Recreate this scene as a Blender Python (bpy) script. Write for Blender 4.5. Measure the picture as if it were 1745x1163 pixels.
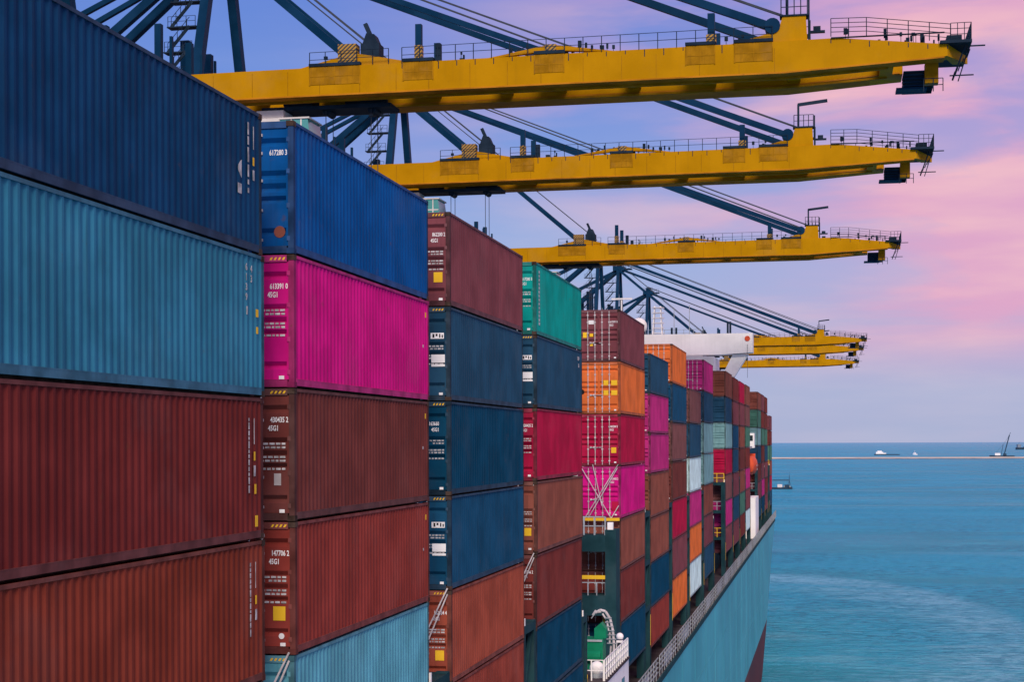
import bpy, math, random
from mathutils import Vector
random.seed(7)
R = math.radians
for o in list(bpy.data.objects): bpy.data.objects.remove(o)
S = bpy.context.scene
COL = S.collection
CZ = 37.0            # camera height above the water; all "zc" heights below are relative to the camera

# ------------------------------------------------------------------ camera
cam_d = bpy.data.cameras.new('camera'); cam = bpy.data.objects.new('camera', cam_d); COL.objects.link(cam)
cam_d.sensor_width = 36; cam_d.lens = 36*2782.7/1745
cam_d.shift_y = 174.4/1745
cam_d.clip_start = 0.5; cam_d.clip_end = 200000
cam.location = (11.4735, 0, CZ)
cam.rotation_mode = 'XYZ'
from mathutils import Matrix
cam.matrix_world = Matrix.Translation((11.4735, 0, CZ)) @ Matrix.Rotation(0.1926, 4, 'Z') @ Matrix.Rotation(R(90), 4, 'X') @ Matrix.Rotation(-0.0035, 4, 'Z')
S.camera = cam
S.render.resolution_x = 1024; S.render.resolution_y = 683

# ------------------------------------------------------------------ world, sun, exposure
def L(r, g, b):
    f = lambda v: (v/255/12.92 if v/255 <= .04045 else ((v/255+.055)/1.055)**2.4)
    return (f(r), f(g), f(b), 1)
SUN_AZ, SUN_EL = R(166), R(35)          # azimuth from +Y towards +X: the light comes from behind the camera
W = bpy.data.worlds.new('World'); S.world = W; W.use_nodes = True
nt = W.node_tree; nt.nodes.clear()
N = nt.nodes.new; K = nt.links.new
def math_n(op, a, b=None, clamp=False):
    n = N('ShaderNodeMath'); n.operation = op; n.use_clamp = clamp
    for i, v in enumerate((a, b)):
        if v is None: continue
        if isinstance(v, (int, float)): n.inputs[i].default_value = v
        else: K(v, n.inputs[i])
    return n.outputs[0]
def maprange(v, a, b, c=0., d=1., smooth=True):
    n = N('ShaderNodeMapRange'); n.interpolation_type = 'SMOOTHSTEP' if smooth else 'LINEAR'
    K(v, n.inputs[0])
    for i, q in enumerate((a, b, c, d)): n.inputs[i+1].default_value = q
    return n.outputs[0]
def mixc(f, a, b):
    n = N('ShaderNodeMix'); n.data_type = 'RGBA'
    if isinstance(f, (int, float)): n.inputs[0].default_value = f
    else: K(f, n.inputs[0])
    for i, q in ((6, a), (7, b)):
        if isinstance(q, tuple): n.inputs[i].default_value = q
        else: K(q, n.inputs[i])
    return n.outputs[2]
tc = N('ShaderNodeTexCoord'); sp = N('ShaderNodeSeparateXYZ'); K(tc.outputs['Generated'], sp.inputs[0])
ramp = N('ShaderNodeValToRGB'); K(sp.outputs[2], ramp.inputs[0])
cr = ramp.color_ramp
cr.elements[0].position = 0.0; cr.elements[0].color = L(172, 182, 214)
cr.elements[1].position = 1.0; cr.elements[1].color = L(70, 104, 190)
for p, c in ((.05, L(166, 182, 218)), (.11, L(150, 178, 226)), (.2, L(116, 150, 222)), (.28, L(96, 132, 216)), (.5, L(82, 118, 206))):
    e = cr.elements.new(p); e.color = c
mp = N('ShaderNodeMapping'); mp.inputs['Scale'].default_value = (3.4, 3.4, 13.); mp.inputs['Location'].default_value = (9.4, 6.6, .05)
K(tc.outputs['Generated'], mp.inputs[0])
nz = N('ShaderNodeTexNoise'); nz.inputs['Scale'].default_value = 1.5; nz.inputs['Detail'].default_value = 6; nz.inputs['Roughness'].default_value = .52
nz.inputs['Distortion'].default_value = .5; K(mp.outputs[0], nz.inputs['Vector'])
cl = maprange(nz.outputs[0], .40, .60)
mp2 = N('ShaderNodeMapping'); mp2.inputs['Scale'].default_value = (5, 5, 30); mp2.inputs['Location'].default_value = (.4, 5.2, .2)
K(tc.outputs['Generated'], mp2.inputs[0])
nz2 = N('ShaderNodeTexNoise'); nz2.inputs['Scale'].default_value = 1.3; nz2.inputs['Detail'].default_value = 5; K(mp2.outputs[0], nz2.inputs['Vector'])
cl2 = maprange(nz2.outputs[0], .4, .75)
cl = math_n('ADD', math_n('MULTIPLY', cl, .72), math_n('MULTIPLY', cl2, .4))
az = maprange(sp.outputs[0], -.37, .11)                       # the pink afterglow grows towards the seaward side
hor = maprange(sp.outputs[2], .026, .085)                      # and thins out into the pale band at the horizon
pk = math_n('MULTIPLY', az, math_n('ADD', math_n('MULTIPLY', cl, .82), math_n('MULTIPLY', math_n('MULTIPLY', az, az), .42)))
pk = math_n('MULTIPLY', pk, math_n('ADD', math_n('MULTIPLY', hor, .92), .08), True)
pk = math_n('MINIMUM', pk, 1.)
pinkcol = mixc(cl2, L(224, 168, 203), L(243, 187, 200))
skyc = mixc(pk, ramp.outputs[0], pinkcol)
wh = math_n('MULTIPLY', math_n('MULTIPLY', cl2, maprange(sp.outputs[2], .33, .05)), .14)
skyc = mixc(wh, skyc, L(224, 214, 228))
sky = N('ShaderNodeTexSky'); sky.sky_type = 'NISHITA'; sky.sun_disc = False
sky.sun_elevation = SUN_EL; sky.sun_rotation = SUN_AZ; sky.air_density = 1.2; sky.dust_density = 2.0
vs = N('ShaderNodeVectorMath'); vs.operation = 'SCALE'; vs.inputs['Scale'].default_value = .07; K(sky.outputs[0], vs.inputs[0])
skyc = mixc(.03, skyc, vs.outputs[0])
bg = N('ShaderNodeBackground'); bg.inputs['Strength'].default_value = 1.0; K(skyc, bg.inputs[0])
wo = N('ShaderNodeOutputWorld'); K(bg.outputs[0], wo.inputs[0])

sd = bpy.data.lights.new('sun', 'SUN'); sd.energy = 3.2; sd.angle = R(20); sd.color = (1.0, .88, .72)
sun = bpy.data.objects.new('sun', sd); COL.objects.link(sun)
sdir = Vector((math.sin(SUN_AZ)*math.cos(SUN_EL), math.cos(SUN_AZ)*math.cos(SUN_EL), math.sin(SUN_EL)))
sun.rotation_euler = sdir.to_track_quat('Z', 'Y').to_euler(); sun.location = (0, -60, 120)
S.view_settings.view_transform = 'Standard'; S.view_settings.look = 'None'
S.view_settings.exposure = 0; S.view_settings.gamma = 1; S.view_settings.use_curve_mapping = False
S.render.engine = 'CYCLES'

# ------------------------------------------------------------------ materials
MATS = {}
def new_mat(name):
    m = bpy.data.materials.new(name); m.use_nodes = True
    t = m.node_tree; b = t.nodes['Principled BSDF']
    return m, t, b
def nodes(t):
    global N, K
    N = t.nodes.new; K = t.links.new
def paint(name, col, rough=.5, metal=0., var=.22, rust=.0, scale=1.0, streak=.0, spec=.025, bump=.0):
    """weathered paint: broad fading, fine dirt, vertical run-off streaks and rust spots"""
    if name in MATS: return MATS[name]
    m, t, b = new_mat(name); nodes(t)
    tc = N('ShaderNodeTexCoord'); oi = N('ShaderNodeObjectInfo')
    off = N('ShaderNodeVectorMath'); off.operation = 'ADD'; K(tc.outputs['Object'], off.inputs[0])
    cmb = N('ShaderNodeCombineXYZ'); K(math_n('MULTIPLY', oi.outputs['Random'], 37.), cmb.inputs[0]); K(math_n('MULTIPLY', oi.outputs['Random'], 91.), cmb.inputs[1])
    K(cmb.outputs[0], off.inputs[1])
    n1 = N('ShaderNodeTexNoise'); n1.inputs['Scale'].default_value = .7*scale; n1.inputs['Detail'].default_value = 5; K(off.outputs[0], n1.inputs['Vector'])
    mpz = N('ShaderNodeMapping'); mpz.inputs['Scale'].default_value = (6*scale, 6*scale, .35*scale); K(off.outputs[0], mpz.inputs[0])
    n2 = N('ShaderNodeTexNoise'); n2.inputs['Scale'].default_value = 1.; n2.inputs['Detail'].default_value = 4; K(mpz.outputs[0], n2.inputs['Vector'])
    base = tuple(col[:3])+(1,)
    dark = tuple(c*(1-var) for c in base[:3])+(1,)
    lite = tuple(min(.9, c*(1+var*.8)+.012*var) for c in base[:3])+(1,)
    c1 = mixc(maprange(n1.outputs[0], .3, .7), dark, lite)
    if streak:
        c1 = mixc(math_n('MULTIPLY', maprange(n2.outputs[0], .5, .78), streak), c1, tuple(c*.5+.008 for c in base[:3])+(1,))
        n4 = N('ShaderNodeTexNoise'); n4.inputs['Scale'].default_value = 2.3; n4.inputs['Detail'].default_value = 8; n4.inputs['Roughness'].default_value = .7; K(off.outputs[0], n4.inputs['Vector'])
        c1 = mixc(math_n('MULTIPLY', maprange(n4.outputs[0], .56, .8), streak*.55), c1, tuple(c*.55+.022 for c in base[:3])+(1,))
    if streak:
        n5 = N('ShaderNodeTexNoise'); n5.inputs['Scale'].default_value = .38*scale; n5.inputs['Detail'].default_value = 7; n5.inputs['Roughness'].default_value = .62; K(off.outputs[0], n5.inputs['Vector'])
        c1 = mixc(math_n('MULTIPLY', maprange(n5.outputs[0], .52, .68), .3), c1, tuple(c*.82+.035 for c in base[:3])+(1,))
    if rust:
        n3 = N('ShaderNodeTexNoise'); n3.inputs['Scale'].default_value = 1.9*scale; n3.inputs['Detail'].default_value = 9; n3.inputs['Roughness'].default_value = .68; K(off.outputs[0], n3.inputs['Vector'])
        c1 = mixc(math_n('MULTIPLY', maprange(n3.outputs[0], .62, .74), rust), c1, (.10, .045, .025, 1))
    K(c1, b.inputs['Base Color'])
    rr = maprange(n1.outputs[0], .2, .8, rough-.08, rough+.14); K(rr, b.inputs['Roughness'])
    b.inputs['Metallic'].default_value = metal; b.inputs['Specular IOR Level'].default_value = spec
    if bump:
        bp = N('ShaderNodeBump'); bp.inputs['Strength'].default_value = bump; bp.inputs['Distance'].default_value = .03; K(n1.outputs[0], bp.inputs['Height']); K(bp.outputs[0], b.inputs['Normal'])
    MATS[name] = m
    return m
def stripes(name, ca, cb, freq):
    if name in MATS: return MATS[name]
    m, t, b = new_mat(name); nodes(t)
    tc = N('ShaderNodeTexCoord'); s = N('ShaderNodeSeparateXYZ'); K(tc.outputs['Object'], s.inputs[0])
    v = math_n('FRACT', math_n('MULTIPLY', math_n('SUBTRACT', s.outputs[2], math_n('MULTIPLY', s.outputs[0], .9)), freq))
    K(mixc(math_n('GREATER_THAN', v, .5), ca, cb), b.inputs['Base Color']); b.inputs['Roughness'].default_value = .55
    MATS[name] = m
    return m
EXPO = .45
def disp(r, g, b, k=EXPO):                   # a side panel's look in open shade -> its paint colour
    return tuple(min(.8, max(.002, v/q)) for v, q in zip(L(r, g, b)[:3], (.64, .62, .70)))
PAINTS = {   # name: (words, paint)
 'navy':      ('dark navy blue', disp(10, 45, 80)),
 'steel':     ('faded steel blue', disp(38, 92, 122)),
 'brown':     ('dark brown red', disp(86, 32, 33)),
 'brownb':    ('dull reddish brown', disp(97, 40, 32)),
 'blue':      ('royal blue', disp(0, 60, 118)),
 'magenta':   ('bright magenta', disp(160, 15, 103)),
 'hazed_magenta':      ('dull magenta', disp(144, 34, 98)),  # the magenta of farther boxes, distance haze mixed into the colour
 'umber':     ('dark umber brown', disp(84, 40, 40)),
 'rust':      ('rust red', disp(106, 42, 40)),
 'pale':      ('pale weathered blue', disp(70, 124, 148)),
 'maroon':    ('dark maroon', disp(95, 50, 60)),
 'slate':     ('dark slate blue', disp(26, 56, 82)),
 'petrol':    ('petrol blue', disp(3, 47, 74)),
 'cobalt':    ('deep blue', disp(15, 55, 86)),
 'terra':     ('terracotta', disp(120, 56, 46)),
 'terrab':    ('brick red', disp(110, 48, 42)),
 'green':     ('teal green', disp(0, 114, 114)),
 'crimson':   ('crimson red', disp(134, 16, 52)),
 'earth':     ('earth brown', disp(106, 58, 52)),
 'oxblood':   ('oxblood red', disp(90, 38, 38)),
 'orange':    ('bright orange', disp(170, 84, 44)),
 'grey':      ('grey green', disp(98, 132, 142)),
 'white':     ('off white', disp(156, 176, 190)),
 'mauve':     ('brownish mauve', disp(94, 58, 62)),
 'moss':      ('dull green', disp(56, 92, 84)),
}
for k, (w, c) in PAINTS.items():
    paint('container paint '+k, c, rough=.6, var=.2, rust=.38, streak=.55, scale=1.0, bump=.45)
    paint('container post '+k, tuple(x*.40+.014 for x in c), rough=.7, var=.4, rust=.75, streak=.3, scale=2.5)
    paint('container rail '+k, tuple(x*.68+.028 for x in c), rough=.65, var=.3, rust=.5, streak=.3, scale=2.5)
rusty = paint('rusty casting', (.055, .035, .028), rough=.75, var=.5, rust=.7, scale=5)
gasket = paint('grey steel rod', (.50, .46, .47), rough=.45, var=.3, rust=.25, scale=4)
white_mark = paint('white marking paint', (.78, .77, .78), rough=.6, var=.1)
grey_mark = paint('worn marking paint', (.42, .41, .42), rough=.7, var=.4, rust=.3, scale=9)
yellow_mark = paint('yellow marking paint', (.78, .47, .03), rough=.6, var=.12)
black_mark = paint('black marking paint', (.012, .012, .014), rough=.6, var=.1)
crane_yellow = paint('crane yellow paint', (.45, .215, .001), rough=.5, var=.10, rust=.12, streak=.12, scale=.5)
crane_plate = paint('crane worn yellow plate', (.33, .155, .004), rough=.55, var=.22, rust=.35, streak=.45, scale=1.5)
crane_blue = paint('crane blue paint', (.003, .030, .076), rough=.45, var=.18, rust=.12, scale=.6)
crane_dark = paint('crane dark steel', (.012, .025, .045), rough=.55, var=.3, scale=1)
flange_m = paint('flange paint with warm bounce', (.44, .17, .012), rough=.6, var=.3, rust=.3, scale=.6)  # warm light bounced onto the boom undersides is painted into this colour
rope_m = paint('steel rope', (.05, .06, .08), rough=.5, var=.1)
hazard = stripes('hazard stripes', (.40, .21, .01, 1), (.02, .02, .025, 1), 3.4)
cabin_white = paint('cabin white paint', (.66, .62, .62), rough=.5, var=.12, streak=.15)
ship_white = paint('ship white paint', (.84, .82, .82), rough=.45, var=.06, streak=.12, scale=.6)
hull_teal = paint('hull light blue paint', (.05, .36, .43), rough=.4, var=.2, rust=.16, streak=.5, scale=.16, spec=.3, bump=.2)
hull_red = paint('antifouling red paint', (.11, .045, .055), rough=.6, var=.25, streak=.3, scale=.15)
bridge_teal = paint('lashing bridge dark teal', (.013, .046, .056), rough=.55, var=.25, rust=.15, streak=.2, scale=1.2)
deck_red = paint('deck paint', (.06, .05, .055), rough=.7, var=.3)
rail_grey = paint('ship railing grey', (.30, .33, .36), rough=.5, var=.25, rust=.2, scale=2)
orange_boat = paint('lifeboat orange', (.62, .09, .04), rough=.4, var=.08)
machine_green = paint('machine green', (.008, .20, .10), rough=.4, var=.15, streak=.2, scale=2)
concrete = paint('pale concrete', (.44, .41, .38), rough=.85, var=.15, scale=.02)
quay_m = paint('quay concrete', (.30, .29, .28), rough=.9, var=.25, scale=.1)
boat_dark = paint('boat dark hull', (.03, .06, .10), rough=.5, var=.2, scale=.2)
def glass(name, col, rough=.08):
    m, t, b = new_mat(name); b.inputs['Base Color'].default_value = col; b.inputs['Roughness'].default_value = rough
    b.inputs['Specular IOR Level'].default_value = .8; MATS[name] = m; return m
cab_glass = glass('tinted cabin glass', (.08, .30, .29, 1)); ship_glass = glass('dark window glass', (.02, .03, .04, 1))

# ------------------------------------------------------------------ mesh helpers
class MB:
    def __init__(s): s.v = []; s.f = []
    def add(s, vs, fs):
        n = len(s.v); s.v += [tuple(v) for v in vs]; s.f += [tuple(i+n for i in f) for f in fs]; return s
    def box(s, x0, x1, y0, y1, z0, z1):
        return s.add([(x0,y0,z0),(x1,y0,z0),(x1,y1,z0),(x0,y1,z0),(x0,y0,z1),(x1,y0,z1),(x1,y1,z1),(x0,y1,z1)],
                     [(0,3,2,1),(4,5,6,7),(0,1,5,4),(1,2,6,5),(2,3,7,6),(3,0,4,7)])
    def bar(s, a, b, w, h=None):
        h = h or w; a = Vector(a); b = Vector(b); d = (b-a).normalized()
        up = Vector((0,0,1)) if abs(d.z) < .95 else Vector((1,0,0))
        sx = d.cross(up).normalized()*w/2; sz = sx.cross(d).normalized()*h/2
        P = [a-sx-sz, a+sx-sz, a+sx+sz, a-sx+sz, b-sx-sz, b+sx-sz, b+sx+sz, b-sx+sz]
        return s.add(P, [(0,1,2,3),(7,6,5,4),(0,4,5,1),(1,5,6,2),(2,6,7,3),(3,7,4,0)])
    def tube(s, a, b, r, n=8, r2=None):
        a = Vector(a); b = Vector(b); d = (b-a).normalized(); r2 = r if r2 is None else r2
        up = Vector((0,0,1)) if abs(d.z) < .95 else Vector((1,0,0))
        sx = d.cross(up).normalized(); sz = sx.cross(d).normalized(); P = []
        for c, q in ((a, r), (b, r2)):
            for i in range(n):
                t = 2*math.pi*i/n; P.append(c+sx*math.cos(t)*q+sz*math.sin(t)*q)
        F = [(i, (i+1) % n, n+(i+1) % n, n+i) for i in range(n)]
        F += [tuple(range(n-1, -1, -1)), tuple(range(n, 2*n))]
        return s.add(P, F)
    def prism(s, poly, y0, y1):                 # polygon in XZ extruded along Y
        n = len(poly); P = [(x, y0, z) for x, z in poly]+[(x, y1, z) for x, z in poly]
        F = [tuple(range(n)), tuple(range(2*n-1, n-1, -1))]+[(i, n+i, n+(i+1) % n, (i+1) % n) for i in range(n)]
        return s.add(P, F)
    def prismx(s, poly, x0, x1):                # polygon in YZ extruded along X
        n = len(poly); P = [(x0, y, z) for y, z in poly]+[(x1, y, z) for y, z in poly]
        F = [tuple(range(n-1, -1, -1)), tuple(range(n, 2*n))]+[(i, (i+1) % n, n+(i+1) % n, n+i) for i in range(n)]
        return s.add(P, F)
    def dome(s, c, r, n=16, k=10, z0=-.6):
        P = []; F = []
        for j in range(k+1):
            a = math.asin(max(-1, min(1, z0)))+(math.pi/2-math.asin(z0))*j/k
            for i in range(n):
                t = 2*math.pi*i/n; P.append((c[0]+r*math.cos(a)*math.cos(t), c[1]+r*math.cos(a)*math.sin(t), c[2]+r*math.sin(a)))
        for j in range(k):
            for i in range(n): F.append((j*n+i, j*n+(i+1) % n, (j+1)*n+(i+1) % n, (j+1)*n+i))
        return s.add(P, F)
    def rail(s, pts, h=1.1, gap=1.4, w=.05, rows=2, post=None):
        post = post or w
        for a, b in zip(pts[:-1], pts[1:]):
            a = Vector(a); b = Vector(b); n = max(1, round((b-a).length/gap))
            for i in range(n+1):
                p = a+(b-a)*i/n; s.bar(p, p+Vector((0,0,h)), post)
            for r in range(rows):
                z = Vector((0,0,h*(r+1)/rows)); s.bar(a+z, b+z, w*.8)
        return s
    def mesh(s, name, mat):
        me = bpy.data.meshes.new(name); me.from_pydata(s.v, [], s.f); me.materials.append(mat); me.update(); return me
    def build(s, name, mat, parent=None, smooth=False):
        me = s.mesh(name, mat)
        if smooth: me.polygons.foreach_set('use_smooth', [True]*len(me.polygons))
        return put(name, me, parent)
def put(name, me, parent=None, loc=None, mat=None):
    o = bpy.data.objects.new(name, me); COL.objects.link(o)
    if parent: o.parent = parent
    if loc: o.location = loc
    if mat:
        o.material_slots[0].link = 'OBJECT'; o.material_slots[0].material = mat
    return o
def thing(name, loc, label, cat, group=None):
    o = bpy.data.objects.new(name, None); COL.objects.link(o); o.location = loc; o.empty_display_size = .5
    tag(o, label, cat, group); return o
def tag(o, label, cat, group=None):
    o['label'] = label; o['category'] = cat
    if group: o['group'] = group
    return o
def copy_tree(o, parent=None):
    c = o.copy(); COL.objects.link(c); c.parent = parent
    for ch in o.children: copy_tree(ch, c)
    return c
TXT = {}
def text_mesh(s, size, extrude=.002):
    if (s, size) in TXT: return TXT[(s, size)]
    cu = bpy.data.curves.new('t', 'FONT'); cu.body = s; cu.size = size; cu.extrude = extrude; cu.align_x = 'RIGHT'; cu.resolution_u = 2; cu.offset = size*.02
    o = bpy.data.objects.new('t', cu); COL.objects.link(o); bpy.context.view_layer.update()
    me = bpy.data.meshes.new_from_object(o); bpy.data.objects.remove(o); bpy.data.curves.remove(cu)
    me.materials.clear(); me.materials.append(white_mark if len(s) > 1 else grey_mark); TXT[(s, size)] = me
    return me
ORD = ['first','second','third','fourth','fifth','sixth','seventh','eighth','ninth','tenth','eleventh','twelfth','thirteenth','fourteenth','fifteenth','sixteenth','seventeenth','eighteenth']

# ------------------------------------------------------------------ setting: sea, quay
def water_material():
    m, t, b = new_mat('sea water'); nodes(t)
    tc = N('ShaderNodeTexCoord'); P = tc.outputs['Object']
    def noise(sx, sy, detail=3, rough=.5, dist=0.):
        mp = N('ShaderNodeMapping'); mp.inputs['Scale'].default_value = (sx, sy, 1); K(P, mp.inputs[0])
        n = N('ShaderNodeTexNoise'); n.inputs['Scale'].default_value = 1; n.inputs['Detail'].default_value = detail
        n.inputs['Roughness'].default_value = rough; n.inputs['Distortion'].default_value = dist; K(mp.outputs[0], n.inputs['Vector']); return n.outputs[0]
    big = noise(.004, .009, 4, .55, .6)             # broad wind and current patches
    mid = noise(.03, .055, 4, .6, .4)
    s = N('ShaderNodeSeparateXYZ'); K(P, s.inputs[0])
    # the wake a tug left when it swung away from the ship: one broad lens-shaped ring
    ex = math_n('DIVIDE', math_n('ADD', s.outputs[0], 5), 50.); ey = math_n('DIVIDE', math_n('SUBTRACT', s.outputs[1], 325), 125.)
    rad = math_n('SQRT', math_n('ADD', math_n('MULTIPLY', ex, ex), math_n('MULTIPLY', ey, ey)))
    rad = math_n('ADD', rad, math_n('MULTIPLY', math_n('SUBTRACT', mid, .5), .28))
    ring = math_n('MULTIPLY', maprange(rad, .60, 1.02), maprange(rad, 1.14, 1.04))
    strk = noise(.0022, .0075, 5, .6, 1.2)
    rip = noise(.30, .50, 7, .66, .6)
    churn = math_n('MULTIPLY', maprange(rad, 1.02, .55), maprange(mid, .5, .66))
    ring = math_n('MULTIPLY', ring, math_n('ADD', maprange(rip, .40, .62), .3))
    foam = math_n('MULTIPLY', math_n('MULTIPLY', math_n('ADD', ring, math_n('MULTIPLY', churn, .35)), math_n('ADD', maprange(mid, .3, .65), .45)), .8)
    foam = math_n('ADD', foam, math_n('MULTIPLY', maprange(strk, .52, .68), .30))
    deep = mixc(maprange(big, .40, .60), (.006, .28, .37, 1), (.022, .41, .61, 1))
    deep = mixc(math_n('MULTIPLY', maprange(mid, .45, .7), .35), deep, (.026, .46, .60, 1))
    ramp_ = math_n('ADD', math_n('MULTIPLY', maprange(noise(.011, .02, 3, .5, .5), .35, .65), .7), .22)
    deep = mixc(math_n('MULTIPLY', maprange(rip, .54, .38), ramp_), deep, (.004, .17, .26, 1))  # shade in the ripple troughs, painted into the water colour
    deep = mixc(math_n('MULTIPLY', maprange(rip, .54, .72), math_n('MULTIPLY', ramp_, .8)), deep, (.10, .42, .60, 1))  # lighter ripple crests: wave sheen put into the colour as well
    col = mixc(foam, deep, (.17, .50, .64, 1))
    h = math_n('ADD', math_n('MULTIPLY', noise(.24, .46, 6, .64, .5), 1.), math_n('MULTIPLY', noise(.7, 1.5, 3, .6), .22))
    h = math_n('MULTIPLY', h, math_n('ADD', math_n('MULTIPLY', maprange(big, .3, .7), .8), .5))
    bp = N('ShaderNodeBump'); bp.inputs['Strength'].default_value = 1.; bp.inputs['Distance'].default_value = 2.6; K(h, bp.inputs['Height'])
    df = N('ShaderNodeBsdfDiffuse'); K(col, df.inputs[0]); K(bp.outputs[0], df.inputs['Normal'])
    gl = N('ShaderNodeBsdfGlossy'); gl.inputs[0].default_value = (.66, .90, 1, 1); gl.inputs['Roughness'].default_value = .22; K(bp.outputs[0], gl.inputs['Normal'])
    fr = N('ShaderNodeFresnel'); fr.inputs[0].default_value = 1.33; K(bp.outputs[0], fr.inputs['Normal'])
    ms = N('ShaderNodeMixShader'); K(math_n('MINIMUM', math_n('MULTIPLY', fr.outputs[0], .9), .47), ms.inputs[0]); K(df.outputs[0], ms.inputs[1]); K(gl.outputs[0], ms.inputs[2])
    t.nodes.remove(b); K(ms.outputs[0], t.nodes['Material Output'].inputs[0])
    return m
mb = MB(); E_ = 90000
xs = [-E_, -3000, -200, 0, 200, 3000, E_]; ys = [-8000, -500, 0, 500, 3000, 20000, E_]
mb.add([(x, y, 0) for y in ys for x in xs], [(j*7+i, j*7+i+1, (j+1)*7+i+1, (j+1)*7+i) for j in range(6) for i in range(6)])
sea = mb.build('water', water_material()); sea['kind'] = 'structure'
q = MB().box(-400, -44.6, -80, 720, -14, 4.0).build('quay', quay_m); q['kind'] = 'structure'

# ------------------------------------------------------------------ containers
CL, CW, CH, PITCH = 12.192, 2.438, 2.896, 2.92
def side_mesh(H):
    mb = MB(); y0, y1 = .17, CL-.17; z0, z1 = .185, H-.075; n = 43; p = (y1-y0)/n
    prof = [(y0-.02, -.012)]
    for i in range(n):
        a = y0+i*p
        prof += [(a+.0*p, -.012), (a+.26*p, -.012), (a+.50*p, -.044), (a+.76*p, -.044)]
    prof += [(y1, -.012), (y1+.02, -.012)]
    V = [(x, y, z0) for y, x in prof]+[(x, y, z1) for y, x in prof]; m = len(prof)
    mb.add(V, [(i, i+1, m+i+1, m+i) for i in range(m-1)])
    return mb.mesh('side_panel', rusty)
def end_frame(y0, y1, H):
    pass
RECESS = [(.36, .55), (1.07, 1.27), (1.35, 1.56), (1.63, 1.80), (2.33, 2.51)]
def door_mesh(H, w):
    k = H/CH; top = H-.16; bot = .17; mb = MB(); prof = [(0, bot)]
    for a, b in sorted(RECESS, reverse=True):
        za, zb = H-b*k, H-a*k
        hh = zb-za; prof += [(0, za-.0), (.085, za+hh*.36), (.085, za+hh*.5), (0, zb)]
    prof += [(0, top)]
    m = len(prof); V = []
    for x in (.05, w-.05): V += [(x, y, z) for y, z in prof]
    mb.add(V, [(i, m+i, m+i+1, i+1) for i in range(m-1)])
    for x0, x1 in ((0, .05), (w-.05, w)): mb.box(x0, x1, -.008, .05, bot, top)
    mb.box(0, w, .088, .1, bot, top)
    return mb.mesh('door', rusty)
MESH = {}
def M_(key, fn):
    if key not in MESH: MESH[key] = fn()
    return MESH[key]
RODS_ = ((.76, 1.06, 1.38, 1.68), (.62, 1.02, 1.42, 1.82))
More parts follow.
